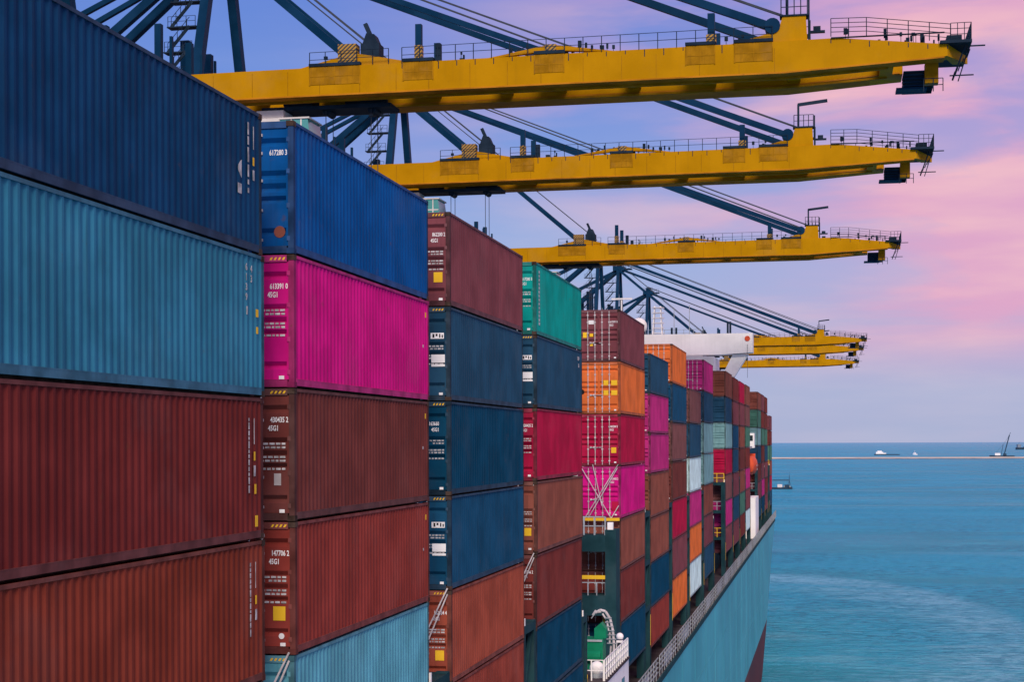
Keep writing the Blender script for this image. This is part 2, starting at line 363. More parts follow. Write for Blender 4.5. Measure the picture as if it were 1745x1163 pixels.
def container(x, y, z, paintkey, H, lod, label, group, rods=True, text=None, extra=()):
    jr = random.Random(label+'j')
    t = thing('shipping_container', (x+jr.uniform(-.022, .022), y+jr.uniform(-.03, .03), z), label, 'container', group); t.rotation_euler.z = R(jr.uniform(-.07, .07))
    pm, rm, om = MATS['container paint '+paintkey], MATS['container rail '+paintkey], MATS['container post '+paintkey]
    put('side_panel', M_(('side', H), lambda: side_mesh(H)), t, mat=pm)
    put('roof', M_(('roof', H), lambda: MB().box(-CW+.05, -.05, .1, CL-.1, H-.05, H-.03).mesh('roof', rusty)), t, mat=pm)
    put('inner_wall', M_(('iw', H), lambda: MB().box(-CW+.02, -CW+.05, .1, CL-.1, .17, H-.06).mesh('inner_wall', rusty)), t, mat=pm)
    put('front_wall', M_(('fw', H), lambda: MB().box(-CW+.1, -.1, CL-.08, CL-.05, .15, H-.1).mesh('front_wall', rusty)), t, mat=pm)
    put('top_rail', M_(('tr', H), lambda: MB().box(-.06, .0, .17, CL-.17, H-.075, H-.008).mesh('top_rail', rusty)), t, mat=rm)
    put('bottom_rail', M_(('br', H), lambda: MB().box(-.06, -.004, .17, CL-.17, .035, .165).box(-.05, -.002, .17, CL-.17, .165, .185).mesh('bottom_rail', rusty)), t, mat=rm)
    put('underframe', M_(('uf', H), lambda: MB().box(-CW+.2, -.2, .3, CL-.3, -.022, .16).mesh('underframe', rusty)), t, mat=rusty)
    for yy in (0, CL-.16):
        put('corner_post', M_(('cp', H), lambda: MB().box(-.13, -.004, .012, .148, .118, H-.118).mesh('corner_post', rusty)), t, (0, yy, 0), om)
    put('corner_post', M_(('cp2', H), lambda: MB().box(-CW+.004, -CW+.13, .012, .148, .118, H-.118).mesh('corner_post', rusty)), t, None, om)
    def cast_mesh():
        mb = MB(); a, b, c = .162, .178, .118
        mb.box(-a, .004, -.004, b, 0, c); mb.box(.004, .006, .05, .125, .03, .09); mb.box(-.11, -.05, -.006, -.004, .03, .09)
        return mb.mesh('corner_casting', rusty)
    if lod < 2:
        cm = M_('cast', cast_mesh)
        for cx in ((0, -CW+.16) if lod == 1 or lod == 0 else (0,)):
            for cz in (0, H-.118): put('corner_casting', cm, t, (cx, 0, cz), rusty if random.random() < .7 else om)
        for cz in (0, H-.118): put('corner_casting', cm, t, (0, CL-.174, cz), rusty if random.random() < .7 else om)
    put('door_header', M_(('dh', H), lambda: MB().box(-CW+.162, -.162, .012, .10, H-.155, H-.006).mesh('door_header', rusty)), t, mat=rm)
    put('door_sill', M_(('ds', H), lambda: MB().box(-CW+.162, -.162, .008, .10, .01, .165).mesh('door_sill', rusty)), t, mat=om)
    w = (CW-.262)/2-.006
    for i in (0, 1):
        dx = -CW+.131 if i else -.131-w
        d = put('door', M_(('door', H), lambda: door_mesh(H, w)), t, (dx, .045, 0), pm)
        if rods and lod < 2:
            RODS = RODS_[lod]
            for r in RODS:
                lx = -r-dx
                if 0 < lx < w:
                    def rod():
                        mb = MB(); mb.tube((0, -.035, .08), (0, -.035, H-.08), .021, 6)
                        for zz in (.3, .95, 1.6, 2.2, H-.3): mb.box(-.05, .05, -.05, -.008, zz-.03, zz+.03)
                        return mb.mesh('lock_rod', gasket)
                    put('lock_rod', M_(('rod', H, lod), rod), d, (lx, 0, 0))
            lx = -(RODS[1] if i == 0 else RODS[2])-dx
            put('door_handle', M_('hnd', lambda: MB().bar((-.45, -.07, 1.05), (.03, -.07, 1.05), .03, .035).box(-.5, -.4, -.06, -.0, 1.0, 1.1).mesh('door_handle', gasket)), d, (lx+.2 if i else lx, 0, 0))
    if lod == 0 or lod == 1:
        for zz in (.33, 1.05, 1.8, H-.4):
            put('hinge', M_('hinge', lambda: MB().box(-.16, -.09, -.0, .045, -.05, .05).mesh('hinge', rusty)), t, (0, .01, zz), rm)
    # markings
    f = .036
    def mark(name, mb, mat): return put(name, mb.mesh(name, mat), t)
    if text and lod < 2:
        for line, zz in zip(text, (.74, .925)):
            me = text_mesh(line, .165)
            o = put('lettering', me, t, (-.15 if line[-2] == ' ' else -.37, f, H-zz*H/CH)); o.rotation_euler = (R(90), 0, 0); o.scale = (.66, 1, 1)
    if lod < 2 and paintkey not in ('navy', 'blue'):
        mb = MB(); rr = random.Random(label)
        for zz, n in ((1.21, 3), (1.29, 2), (1.50, 3), (1.58, 3), (1.76, 3)):
            xx = -.22
            for i in range(n+2):
                l = rr.uniform(.05, .13); mb.box(xx-l, xx, f-.002, f, H-zz*H/CH-.022, H-zz*H/CH+.022); xx -= l+.03
        if lod == 0: mark('weight_marking', mb, grey_mark)['kind'] = 'stuff'
        mark('plate_label', MB().box(-.36, -.24, f-.003, f, H-2.72*H/CH, H-2.645*H/CH), white_mark)
    for e in extra:
        if e == 'yellow': mark('caution_sticker', MB().box(-.52, -.24, f-.004, f, H-2.16, H-1.85), yellow_mark)
        if e == 'whitebox': mark('logo_panel', MB().box(-.60, -.17, f-.004, f, H-1.72, H-1.47).box(-.60, -.17, f-.004, f, H-1.84, H-1.77), white_mark); 
        if e == 'wordbar': mark('logo_panel', MB().box(-.62, -.20, f-.004, f, H-.98, H-.80), white_mark); mark('logo_letters', MB().box(-.56,-.50,f-.006,f-.004,H-.95,H-.83).box(-.46,-.40,f-.006,f-.004,H-.90,H-.83).box(-.35,-.31,f-.006,f-.004,H-.95,H-.83).box(-.27,-.23,f-.006,f-.004,H-.95,H-.86), black_mark)
        if e == 'greybox': mark('data_plate', MB().box(-.48, -.32, f-.004, f, H-2.12, H-1.86), gasket)
        if e == 'dot': mark('round_sticker', MB().tube((-.33, f, H-2.50), (-.33, f-.004, H-2.50), .065, 14), white_mark)
        if e == 'patch': mark('bare_patch', MB().tube((-.33, f, H-2.42), (-.33, f-.003, H-2.42), .13, 12), MATS['container paint earth'])
        if e == 'stripe':
            mb = MB()
            for i in range(4): mb.add([(-.56+i*.095, .011, H-.115), (-.515+i*.095, .011, H-.115), (-.48+i*.095, .011, H-.055), (-.525+i*.095, .011, H-.055)], [(0,1,2,3)])
            mark('height_warning', mb, yellow_mark)
        if e == 'redpatch': mark('fresh_paint_patch', MB().box(-.52, -.05, f-.004, f, H-2.5, H-1.95), MATS['container paint crimson'])
        if e == 'emblem': mark('round_emblem', MB().tube((-2.18, f, H-1.66), (-2.18, f-.005, H-1.66), .15, 14), black_mark)
        if e == 'stickers':
            mark('flag_sticker', MB().box(-1.78, -1.48, f-.004, f, H-.80, H-.58), white_mark)
            mark('hazard_sticker', MB().box(-2.10, -1.88, f-.004, f, H-1.55, H-1.25), yellow_mark)
            mark('hazard_sticker', MB().box(-1.72, -1.52, f-.004, f, H-1.50, H-1.32), yellow_mark)
            mark('hazard_sticker', MB().box(-1.70, -1.54, f-.004, f, H-2.02, H-1.82), yellow_mark)
        if e == 'yellowpanel':
            mark('yellow_panel', MB().box(-.95, -.68, f-.004, f, H-1.30, H-1.02).box(-.52, -.18, f-.004, f, H-1.30, H-1.02).box(-.95, -.68, f-.004, f, H-1.85, H-1.58).box(-.52, -.18, f-.004, f, H-1.85, H-1.58), yellow_mark)
        if e[0] == 'side' if isinstance(e, tuple) else False:
            kind = e[1]; wm = MB(); ym = MB(); s = -.010
            def dash(mb, yy, za, zb, wd): mb.box(s, s+.004, yy-wd/2, yy+wd/2, H-zb, H-za)
            if kind == 'navy':
                n = 26; P = [(s+.004, 11.02+.10, H-1.3)]
                # a crest shape: a half round over a small block
                half = [(11.03, H-1.12)]+[(11.03-.19*math.sin(math.pi*i/10), H-1.12-.36*i/10) for i in range(1, 10)]+[(11.03, H-1.48)]
                wm.prismx(half, s, s+.004); wm.box(s, s+.004, 10.83, 11.03, H-1.80, H-1.60)
                for za, zb in ((.30, .55), (.58, .75), (.80, 1.1), (1.15, 1.4), (1.45, 1.55), (1.62, 1.72)): dash(wm, 11.42, za, zb, .07)
                dash(wm, 11.72, .33, .8, .035); dash(wm, 11.72, 1.22, 1.43, .09); dash(ym, 11.72, .96, 1.13, .08)
            if kind == 'steel':
                for i, c in enumerate('6139'):
                    o = put('lettering', text_mesh(c, .2), t, (s+.002, 11.22, H-.38-i*.20)); o.rotation_euler = (R(90), 0, R(90))
                for i, c in enumerate('43'):
                    o = put('lettering', text_mesh(c, .2), t, (s+.002, 11.50, H-.40-i*.20)); o.rotation_euler = (R(90), 0, R(90))
                dash(wm, 11.2, 1.1, 1.27, .07); dash(ym, 11.78, 1.12, 1.28, .14); dash(ym, 11.78, 1.48, 1.62, .11)
            if kind == 'brown' or kind == 'brownb':
                zz = .42; rr = random.Random(kind)
                while zz < 1.85:
                    l = rr.uniform(.05, .16); dash(wm, 11.36, zz, zz+l, .06); zz += l+.025
                dash(wm, 11.66, .42, .95, .03); dash(wm, 11.68, 1.38, 1.6, .1)
                dash(ym, 11.68, 1.1, 1.28, .08)
                if kind == 'brown': dash(ym, 11.72, 1.76, 1.96, .10); dash(ym, 11.78, 2.40, 2.63, .15)
            if kind == 'word':
                zz = .28
                while zz < 2.45:
                    l = .12; dash(wm, .85, zz, zz+l, .26); zz += l+.04
            if kind == 'small':
                dash(wm, 11.0, .30, .48, .35); dash(wm, 11.25, .30, .44, .2); dash(wm, 11.2, .62, .8, .22)
            if kind == 'tick':
                dash(ym, 11.8, .35, .5, .12); dash(wm, 11.5, 1.3, 1.38, .1)
            if wm.v: mark('side_marking', wm, grey_mark)['kind'] = 'stuff'
            if ym.v: mark('side_sticker', ym, yellow_mark)
    return t

HC, ST = CH, 2.591
STACKS = [ # y near end, top (relative to camera), x, tiers from the top
 (19.86, 6.81, 0, ['navy','steel','brown','brownb','rust','navy','umber']),
 (33.99, 7.08, 0, ['blue','magenta','umber','rust','pale','rust','navy']),
 (48.95, 7.16, 0, ['maroon','slate','petrol','cobalt','terra','terrab','navy']),
 (63.87, 7.25, 0, ['green','slate','crimson','earth','oxblood','petrol','petrol']),
 (90.34, 7.46, 0, ['maroon','orange','crimson','magenta','earth','oxblood','petrol']),
 (105.8, 5.85, 0, ['slate','hazed_magenta','hazed_magenta','earth','earth','petrol','rust']),
 (120.8, 7.35, 0, ['orange','cobalt','mauve','umber','crimson','maroon','orange']),
 (136.0, 4.55, 0, ['mauve','slate','white','hazed_magenta','orange','white']),
 (151.4, 7.70, 0, ['hazed_magenta','slate','grey','grey','earth','maroon','slate']),
 (183.2, 8.05, 0, ['earth','slate','grey','crimson','mauve','hazed_magenta','maroon']),
 (197.8, 7.95, 0, ['oxblood','maroon','cobalt','slate','maroon','slate','maroon']),
 (212.6, 8.0, 0, ['crimson','maroon','earth','umber','earth','moss','oxblood']),
 (227.2, 8.05, 0, ['earth','mauve','moss','oxblood','hazed_magenta','maroon','white']),
 (265.3, 8.2, 0, ['earth','moss','grey','slate','umber','maroon','slate']),
 (280.0, 8.25, 0, ['maroon','oxblood','moss','umber','maroon','hazed_magenta','petrol']),
 (294.8, 8.2, 0, ['oxblood','umber','moss','slate','maroon','oxblood','maroon']),
 (318.0, 5.2, 0, ['maroon','oxblood','moss','earth','crimson','slate']),
 (332.6, 5.2, -.8, ['oxblood','maroon','earth','cobalt','maroon','umber']),
]
POS = ['top','second from top','third from top','fourth from top','fifth from top','sixth from top','lowest']
TEXTS = {(1,0): ('617280 3',), (1,1): ('613391 0','45G1'), (1,2): ('430435 2','45G1'), (1,3): ('147706 2','45G1'),
 (2,0): ('862200 2','45G1'), (2,2): ('9163660','45G1'), (2,4): ('162834 4','45G1'), (2,3): None,
 (3,0): ('617280 3','45G1'), (3,2): ('430435 2','45G1'), (3,4): ('147706 2','45G1'), (4,0): ('613391 0','45G1'), (4,2): ('862200 2','45G1'), (4,3): ('430435 2','45G1')}
EXTRA = {(0,0): [('side','navy')], (0,1): [('side','steel')], (0,2): [('side','brown')], (0,3): [('side','brownb')],
 (1,0): ['patch'], (1,1): ['stripe', ('side','tick')], (1,2): ['stripe','greybox', ('side','tick')], (1,3): ['stripe','yellow','dot', ('side','tick')], (1,4): ['stripe'],
 (2,0): ['stripe','yellow'], (2,1): ['stripe','whitebox','wordbar'], (2,2): ['stripe'], (2,3): ['stripe','whitebox','wordbar'], (2,4): ['stripe','yellow'],
 (3,0): [('side','word')], (3,1): ['stripe','whitebox','wordbar', ('side','small')], (3,3): ['yellow'], (4,0): ['stickers'], (4,1): ['yellowpanel','emblem'], (4,2): ['yellow'], (4,3): ['redpatch']}
NS = len(STACKS); bottoms = []
for si, (y, top, x, tiers) in enumerate(STACKS):
    z = CZ+top; n = len(tiers)
    where = 'nearest stack' if si == 0 else ('farthest stack' if si == NS-1 else ORD[si]+' stack from the left')
    for ti, pk_ in enumerate(tiers):
        H = ST if (si == 5 and ti in (0, 1, 2, 6)) else HC
        z -= H+.024
        pos = 'lowest' if ti == n-1 else POS[ti]
        lod = 0 if si < 4 else (1 if si < 9 else 2)
        container(x, y, z, pk_, H, lod, '%s steel shipping container, %s in the %s' % (PAINTS[pk_][0], pos, where),
                  'containers stacked on the ship', rods=not (si == 4 and ti == 1) or True, text=TEXTS.get((si, ti)), extra=EXTRA.get((si, ti), ()))
    bottoms.append(z)
exec_after = None

# ------------------------------------------------------------------ the ship
ship = thing('container_ship', (-21, 150, 0), 'long light blue container ship with dark red underside carrying the coloured stacks', 'ship')
SO = Vector(ship.location)
class SB(MB):                                   # mesh builder in scene coordinates, camera-relative heights
    def build(s, name, mat, parent=None, smooth=False, org=None):
        o = org if org is not None else SO
        s.v = [(x-o[0], y-o[1], z+CZ-o[2]) for x, y, z in s.v]
        return MB.build(s, name, mat, parent, smooth)
DECKZ = -14.75; XS = .9; BEAM = 43.0; XC = XS-BEAM/2
def hull_x(y, z):                               # starboard half breadth line
    zz = [(-37.5, 246), (-30, 271), (-23, 290), (-14, 320), (-10, 331)]
    for (a, ya), (b, yb) in zip(zz[:-1], zz[1:]):
        if a <= z <= b: y0 = ya+(yb-ya)*(z-a)/(b-a); break
    else: y0 = zz[0][1] if z < zz[0][0] else zz[-1][1]
    stem = 372+(z+14)*.42
    if y <= y0: return BEAM/2
    t = min(1, (y-y0)/(stem-y0)); return BEAM/2*(1-t**2.3)
YS = [-40, 0, 60, 120, 180, 220, 240]+list(range(246, 384, 4))
def hull_band(z_list, name, mat, off=0):
    mb = SB()
    for sgn in (1, -1):
        n0 = len(mb.v)
        for z in z_list:
            stem = 372+(z+14)*.42
            for y in YS:
                yy = min(y, stem); mb.v.append((XC+sgn*(hull_x(yy, z)+off), yy, z))
        m = len(YS)
        for j in range(len(z_list)-1):
            for i in range(m-1):
                f = (n0+j*m+i, n0+j*m+i+1, n0+(j+1)*m+i+1, n0+(j+1)*m+i); mb.f.append(f if sgn > 0 else f[::-1])
    o = mb.build(name, mat, ship, True); return o
hull_band([-29.8, -28, -26, -24, -22, -20, -18, -16, DECKZ], 'hull', hull_teal)
hull_band([-38.5, -37, -35, -33, -31, -29.8], 'boot_topping', hull_red)
# deck sheet
mb = SB(); zd = DECKZ-.05; m = len(YS); stem = 372+(zd+14)*.42
for sgn in (1, -1):
    for y in YS: yy = min(y, stem); mb.v.append((XC+sgn*hull_x(yy, zd), yy, zd))
mb.f = [(i, m+i, m+i+1, i+1) for i in range(m-1)]; mb.build('deck', deck_red, ship)
SB().box(XC-19.5, -1.7, -30, 318, DECKZ-.04, DECKZ+1.2).build('hatch_coaming', bridge_teal, ship)
# rubbing strake just under the deck edge and a weld seam lower down
mb = SB(); mb.box(XS, XS+.10, -40, 318, DECKZ-.35, DECKZ-.02); mb.build('sheer_strake', bridge_teal, ship)
for zz in (-19.2, -24.5):
    SB().box(XS-.01, XS+.018, -40, 268, zz, zz+.09).build('weld_seam', hull_teal, ship)
mb = SB()
for k in range(26): mb.box(XS-.01, XS+.014, -30+k*11.4, -30+k*11.4+.07, -29.6, DECKZ-.4)
mb.build('plate_seams', hull_teal, ship)['kind'] = 'stuff'
# bulwark rail
mb = SB(); yy = 78.0; random.seed(3)
while yy < 322:
    for k in range(8): mb.bar((XS-.08, yy+k*1.5, DECKZ-.05), (XS-.08, yy+k*1.5, DECKZ+1.25), .11, .05)
    for h in (.35, .65, .95, 1.25): mb.bar((XS-.08, yy, DECKZ+h), (XS-.08, yy+11.6, DECKZ+h), .055)
    if random.random() < .75:
        a = yy+random.uniform(0, 4); mb.box(XS-.12, XS-.10, a, a+random.uniform(4, 7.5), DECKZ+.1, DECKZ+1.05)
    yy += 12.6
mb.build('ship_railing', rail_grey, ship)
# pedestals and walkway gear beneath the outboard stacks
for i, (y, top, x, tiers) in enumerate(STACKS):
    zb = bottoms[i]-CZ
    for a in (.05, CL-.55):
        SB().box(x-.5, x-.05, y+a, y+a+.5, DECKZ-.04, zb-.005).box(x-2.4, x-1.95, y+a, y+a+.5, DECKZ-.04, zb-.005).build('container_pedestal', bridge_teal, ship)
    SB().box(x-2.3, x-1.6, y+.7, y+CL-.7, DECKZ-.04, zb-.3).build('hatch_side', bridge_teal, ship)
# bridge house with its wings, between the aft and forward stacks
YB = 251.0
SB().box(-36, -6, YB, YB+13, DECKZ, 13.2).build('accommodation_block', ship_white, ship)
SB().prism([(-42.5, 13.95), (-37, 13.65), (-5.6, 13.65), (-.3, 13.95), (-.3, 16.95), (-42.5, 16.95)], YB+4.2, YB+7.6).build('bridge_wing', ship_white, ship)
SB().prism([(-6.1, 8.4), (-4.3, 8.4), (-1.0, 13.7), (-3.4, 13.7)], YB+4.9, YB+6.7).build('wing_strut', ship_white, ship)
SB().box(-30, -8, YB+4.6, YB+12, 13.2, 16.5).build('wheelhouse', ship_white, ship)
for lv in range(4):
    for i in range(8): SB().box(-33+i*3.4, -31.8+i*3.4, YB-.03, YB, 10.6-lv*3, 11.7-lv*3).build('cabin_window', ship_glass, ship)
SB().tube((-1.1, YB+4.21, 16.1), (-1.1, YB+4.12, 16.1), .42, 18).build('lifebuoy', orange_boat, ship)
SB().bar((-1.1, YB+4.1, 15.2), (-1.1, YB+4.1, 10), .05).build('hanging_light', ship_glass, ship)
SB().dome((-18.2, YB+6, 18.4), 1.35).tube((-18.2, YB+6, 16.6), (-18.2, YB+6, 18), .5, 10).build('satellite_dome', ship_white, ship, True)
mb = SB()
for dx in (0, 1.5):
    for dy in (0, 1.5): mb.bar((-15.9+dx, YB+5+dy, 16.6), (-15.6+dx*.6, YB+5.3+dy*.6, 21.5), .16)
for k in range(6): mb.box(-16.0, -14.2, YB+4.9, YB+6.7, 17.2+k*.8, 17.28+k*.8)
mb.build('radar_mast', ship_white, ship)
SB().bar((-20.9, YB+6, 16.6), (-20.9, YB+6, 22.6), .22).bar((-22.5, YB+6, 22.8), (-19.2, YB+6, 22.8), .3, .25).build('radar_scanner', ship_white, ship)
mb = SB(); mb.rail([(-29, YB+5, 16.6), (-8, YB+5, 16.6)], 1.1, 1.5, .06)
for a in (-27, -24, -12.6, -10.2): mb.bar((a, YB+6, 16.6), (a, YB+6, 16.6+random.uniform(2.5, 5)), .09)
mb.build('antenna_row', rail_grey, ship)
for a in (-13.0, -12.3, -4.3, -3.9): SB().box(a, a+.3, YB+4.6, YB+4.9, 16.6, 16.6+(2.2 if a > -5 else 1.4)).build('deck_light', crane_dark, ship)
# side structure and lifeboat by the house
SB().box(-5.9, .2, YB+1, YB+12, DECKZ, -8.5).build('boat_deck', ship_white, ship)
mb = SB(); mb.bar((-2.4, YB+1.5, -8.5), (-2.4, YB+1.5, -1.0), .4); mb.bar((-2.4, YB+10.5, -8.5), (-2.4, YB+10.5, -1.0), .4); mb.bar((-2.4, YB+1.5, -1), (-.3, YB+1.5, -.7), .3); mb.bar((-2.4, YB+10.5, -1), (-.3, YB+10.5, -.7), .3)
mb.build('lifeboat_davit', ship_white, ship)
SB().box(-2.0, .15, YB-1.6, YB+1.0, -.6, 1.4).build('lookout_cabin', ship_white, ship)
SB().box(-1.7, -.95, YB-1.68, YB-1.6, .25, 1.05).box(-.75, -.05, YB-1.68, YB-1.6, .25, 1.05).build('cabin_window', ship_glass, ship)
lb = thing('lifeboat', (-.35, YB-2.6, CZ-4.6), 'orange enclosed lifeboat hanging beside the white bridge house', 'lifeboat')
mb = MB(); n = 12; st = []
for i in range(n+1):
    t = i/n; w = 1.15*(math.sin(math.pi*min(.97, max(.06, t)))**.45); hgt = 1.35+.5*math.sin(math.pi*t)
    for k in range(12):
        a = 2*math.pi*k/12; mb.v.append((w*math.cos(a), t*8.5, 1.4+hgt*math.sin(a)))
for i in range(n):
    for k in range(12): mb.f.append((i*12+k, i*12+(k+1) % 12, (i+1)*12+(k+1) % 12, (i+1)*12+k))
mb.f.append(tuple(range(11, -1, -1))); mb.f.append(tuple(range(n*12, n*12+12)))
mb.build('boat_hull', orange_boat, lb, True); lb.scale = (.8, .8, .8)
MB().box(-.6, .6, 5.6, 7.2, 2.7, 3.6).build('helm_cabin', orange_boat, lb); MB().box(1.02, 1.10, 1.5, 7, 1.25, 1.45).build('fender_strip', rail_grey, lb)
MB().box(.55, .63, 5.8, 7.0, 3.05, 3.35).build('cabin_window', ship_glass, lb)

# ------------------------------------------------------------------ lashing bridges in the gaps
def lashing_bridge(i, ya, yb, top, label, x=0, wide=False):
    o = Vector((x-.4, (ya+yb)/2, CZ+DECKZ))
    t = thing('lashing_bridge', o, label, 'lashing bridge', 'lashing bridges between the stacks')
    B = lambda: SB()
    for y0 in ((ya+.05, yb-.40) if yb-ya > 1.2 else (ya+.1,)):
        B().box(x-.42, x-.03, y0, y0+.35, DECKZ-.04, top).build('post', bridge_teal, t, org=o)
        B().box(x-2.44, x-2.1, y0, y0+.35, DECKZ-.04, top).build('post', bridge_teal, t, org=o)
    lev = [z for z in (top-.35, top-3.45, top-6.4) if z > DECKZ+1.5]
    for z in lev:
        B().box(x-2.5, x-.02, ya+.08, yb-.08, z, z+.32).build('platform', bridge_teal, t, org=o)
        mb = SB(); mb.rail([(x-2.4, ya+.1, z+.32), (x-.1, ya+.1, z+.32)], 1.0, .75, .07, 2); mb.build('handrail', yellow_mark if z != lev[1 % len(lev)] else rail_grey, t, org=o)
    mb = SB()
    for k in range(len(lev)-1):
        mb.bar((x-.2, ya+.2, lev[k+1]), (x-.2, yb-.2, lev[k]), .16)
    if mb.v: mb.build('brace', bridge_teal, t, org=o)
    B().box(x-.16, x-.01, ya+.1, ya+.25, top, top+.28).build('deck_lamp', ship_white, t, org=o)
    B().box(x-.30, x-.015, yb-.09, yb-.04, DECKZ+1.6, DECKZ+3.6).build('ladder_guard', yellow_mark, t, org=o)
    return t
for i in range(NS-1):
    ya = STACKS[i][0]+CL; yb = STACKS[i+1][0]
    top = -7.0 if i < 3 else -4.4
    nm = 'dark teal lashing bridge tower right behind the %s container stack from the left' % ORD[i]
    if yb-ya < 4: lashing_bridge(i, ya+.05, yb-.05, top, nm, min(STACKS[i][2], STACKS[i+1][2]))
    else:
        lashing_bridge(i, ya+.1, ya+1.7, -8.2 if i == 3 else -7.6, nm)
        if i == 3:      # the wide frame before the fifth stack
            o = Vector((-.4, yb-1, CZ+DECKZ)); t = thing('lashing_bridge', o, 'wide dark teal lashing bridge frame with yellow rails in front of the fifth stack', 'lashing bridge', 'lashing bridges between the stacks')
            y0, y1 = yb-1.9, yb-.25
            SB().box(-.62, -.02, y0, y1, DECKZ, -4.75).build('post', bridge_teal, t, org=o)
            SB().box(-6.5, -5.9, y0, y1, DECKZ, -4.75).build('post', bridge_teal, t, org=o)
            SB().box(-5.9, -.62, y0, y1, -5.95, -5.05).build('platform', bridge_teal, t, org=o)
            SB().box(-5.9, -.62, y0, y1, -9.45, -8.35).build('platform', bridge_teal, t, org=o)
            SB().rail([(-5.9, y0+.1, -5.05), (-.62, y0+.1, -5.05)], 1.0, .6, .07, 2, .09).build('handrail', rail_grey, t, org=o)
            SB().bar((-5.9, y1-.1, -4.25), (-.02, y1-.1, -4.25), .16).build('handrail', yellow_mark, t, org=o)
            SB().bar((-5.9, y0+.05, -7.35), (-.62, y0+.05, -7.35), .2).build('handrail', yellow_mark, t, org=o)
            SB().rail([(-5.9, y0+.1, -8.35), (-.62, y0+.1, -8.35)], .7, .5, .06, 1).build('handrail', rail_grey, t, org=o)
            mb = SB(); mb.bar((-5.9, y1-.15, -10.9), (-.62, y1-.15, -10.9), .14); mb.bar((-.85, y1-.2, DECKZ), (-.85, y1-.2, -9.45), .16); mb.build('ladder_guard', yellow_mark, t, org=o)
            SB().box(-.5, -.2, y0+.1, y0+.4, -4.75, -4.35).build('deck_lamp', ship_white, t, org=o)
        else:
            lashing_bridge(i, yb-1.7, yb-.1, -4.4, 'dark teal lashing bridge tower right before the %s container stack from the left' % ORD[i+1])
# lashing rods on the door ends
def rod_pair(name_label, y, pts):
    a0 = Vector(pts[0][0]); t = thing('lashing_rods', (a0.x, a0.y, a0.z+CZ), name_label, 'lashing rods', 'lashing rods on the door ends')
    for a, b in pts:
        o = Vector((a0.x, a0.y, a0.z+CZ)); SB().tube(a, b, .024, 6).build('rod', gasket, t, org=o)
for si, zt, w_ in ((1, 7.08-4*PITCH, 'second'), (2, 7.16-4*PITCH, 'third'), (3, 7.25-4*PITCH, 'fourth')):
    y = STACKS[si][0]-.06
    rod_pair('pair of thin steel lashing rods slanting across the %s stack door ends' % w_, y, [((-.10, y, zt+.06), (-.85, y-.25, zt-1.55)), ((-.10, y, zt-.12), (-.70, y-.2, zt-1.6))])
y = STACKS[4][0]-.07; zt = 7.46-3*PITCH
rod_pair('crossed steel lashing rods over the magenta doors of the fifth stack', y, [((-.12, y, zt+.1), (-2.0, y-.3, zt-2.95)), ((-.16, y-.03, zt-.1), (-1.8, y-.33, zt-2.95)),
   ((-2.3, y, zt+.1), (-.45, y-.3, zt-2.95)), ((-1.55, y-.02, zt+.1), (-1.0, y-.25, zt-2.2)), ((-.1, y, zt-2.2), (-.5, y-.2, zt-2.9))])

# ------------------------------------------------------------------ winch platform in the gap after the fourth stack
PT = -11.5
o = Vector((-.6, 82, CZ+DECKZ)); wp = thing('winch_platform', o, 'white platform with railings holding green machinery between the fourth and fifth stacks', 'platform')
SB().box(-3.5, .78, 78.0, 87.4, DECKZ-.04, PT-.1).build('bulwark', ship_white, wp, org=o)
SB().box(-3.6, .84, 77.9, 87.5, PT-.1, PT).build('top_plate', deck_red, wp, org=o)
SB().rail([(-3.4, 78.1, PT), (.7, 78.1, PT)], 1.0, .55, .05, 2, .06).build('railing', ship_white, wp, org=o)
SB().rail([(.74, 78.1, PT), (.74, 87.3, PT)], 1.0, .8, .05, 3, .07).build('railing', ship_white, wp, org=o)
for k in range(3): SB().box(.778, .80, 79.2+k*2.6, 80.3+k*2.6, -13.6, -12.3).build('porthole', ship_glass, wp, org=o)
o = Vector((.3, 79, CZ+PT)); tk = thing('ventilator_dome', o, 'round white ventilator dome at the platform corner near the bottom edge', 'ventilator')
SB().dome((.22, 79.2, PT+.45), .36, z0=-.72).build('dome', ship_white, tk, True, org=o); SB().tube((.22, 79.2, PT), (.22, 79.2, PT+.25), .28, 16).build('base', rail_grey, tk, org=o)
o = Vector((-.2, 82, CZ+PT)); wn = thing('green_winch', o, 'bright green winch machine on the white platform', 'winch')
SB().box(-1.4, .12, 82.0, 83.2, PT, PT+1.55).build('housing', machine_green, wn, org=o)
SB().prism([(-.35, PT+1.55), (.25, PT+1.55), (.25, PT+2.0), (.0, PT+2.35), (-.35, PT+2.05)], 82.3, 83.0).build('gear_cover', machine_green, wn, org=o)
SB().tube((-1.2, 81.9, PT+.7), (.05, 81.9, PT+.7), .3, 14).build('drum', machine_green, wn, org=o)
SB().box(-1.3, .1, 81.93, 81.99, PT+1.42, PT+1.52).build('trim', rail_grey, wn, org=o)
o = Vector((.2, 84.6, CZ+PT)); dv = thing('gooseneck_davit', o, 'curved white gooseneck davit with ribs rising beside the green winch', 'davit')
mb = SB(); pts = [(.34, PT), (.34, PT+1.0), (.28, PT+1.7), (.14, PT+2.3), (-.1, PT+2.68), (-.38, PT+2.75), (-.62, PT+2.6)]
for a, b in zip(pts[:-1], pts[1:]): mb.tube((a[0], 84.7, a[1]), (b[0], 84.7, b[1]), .07, 10)
for a, b in zip(pts[:-1], pts[1:]): mb.tube((a[0]-.22, 84.7, a[1]-.02), (b[0]-.16, 84.7, b[1]-.12), .05, 8)
mb.build('neck', gasket, dv, org=o)
for k in range(7): SB().box(-.02-.02*k, .52-.05*k, 84.6, 84.8, PT+1.0+k*.22, PT+1.04+k*.22).build('rung', rail_grey, dv, org=o)
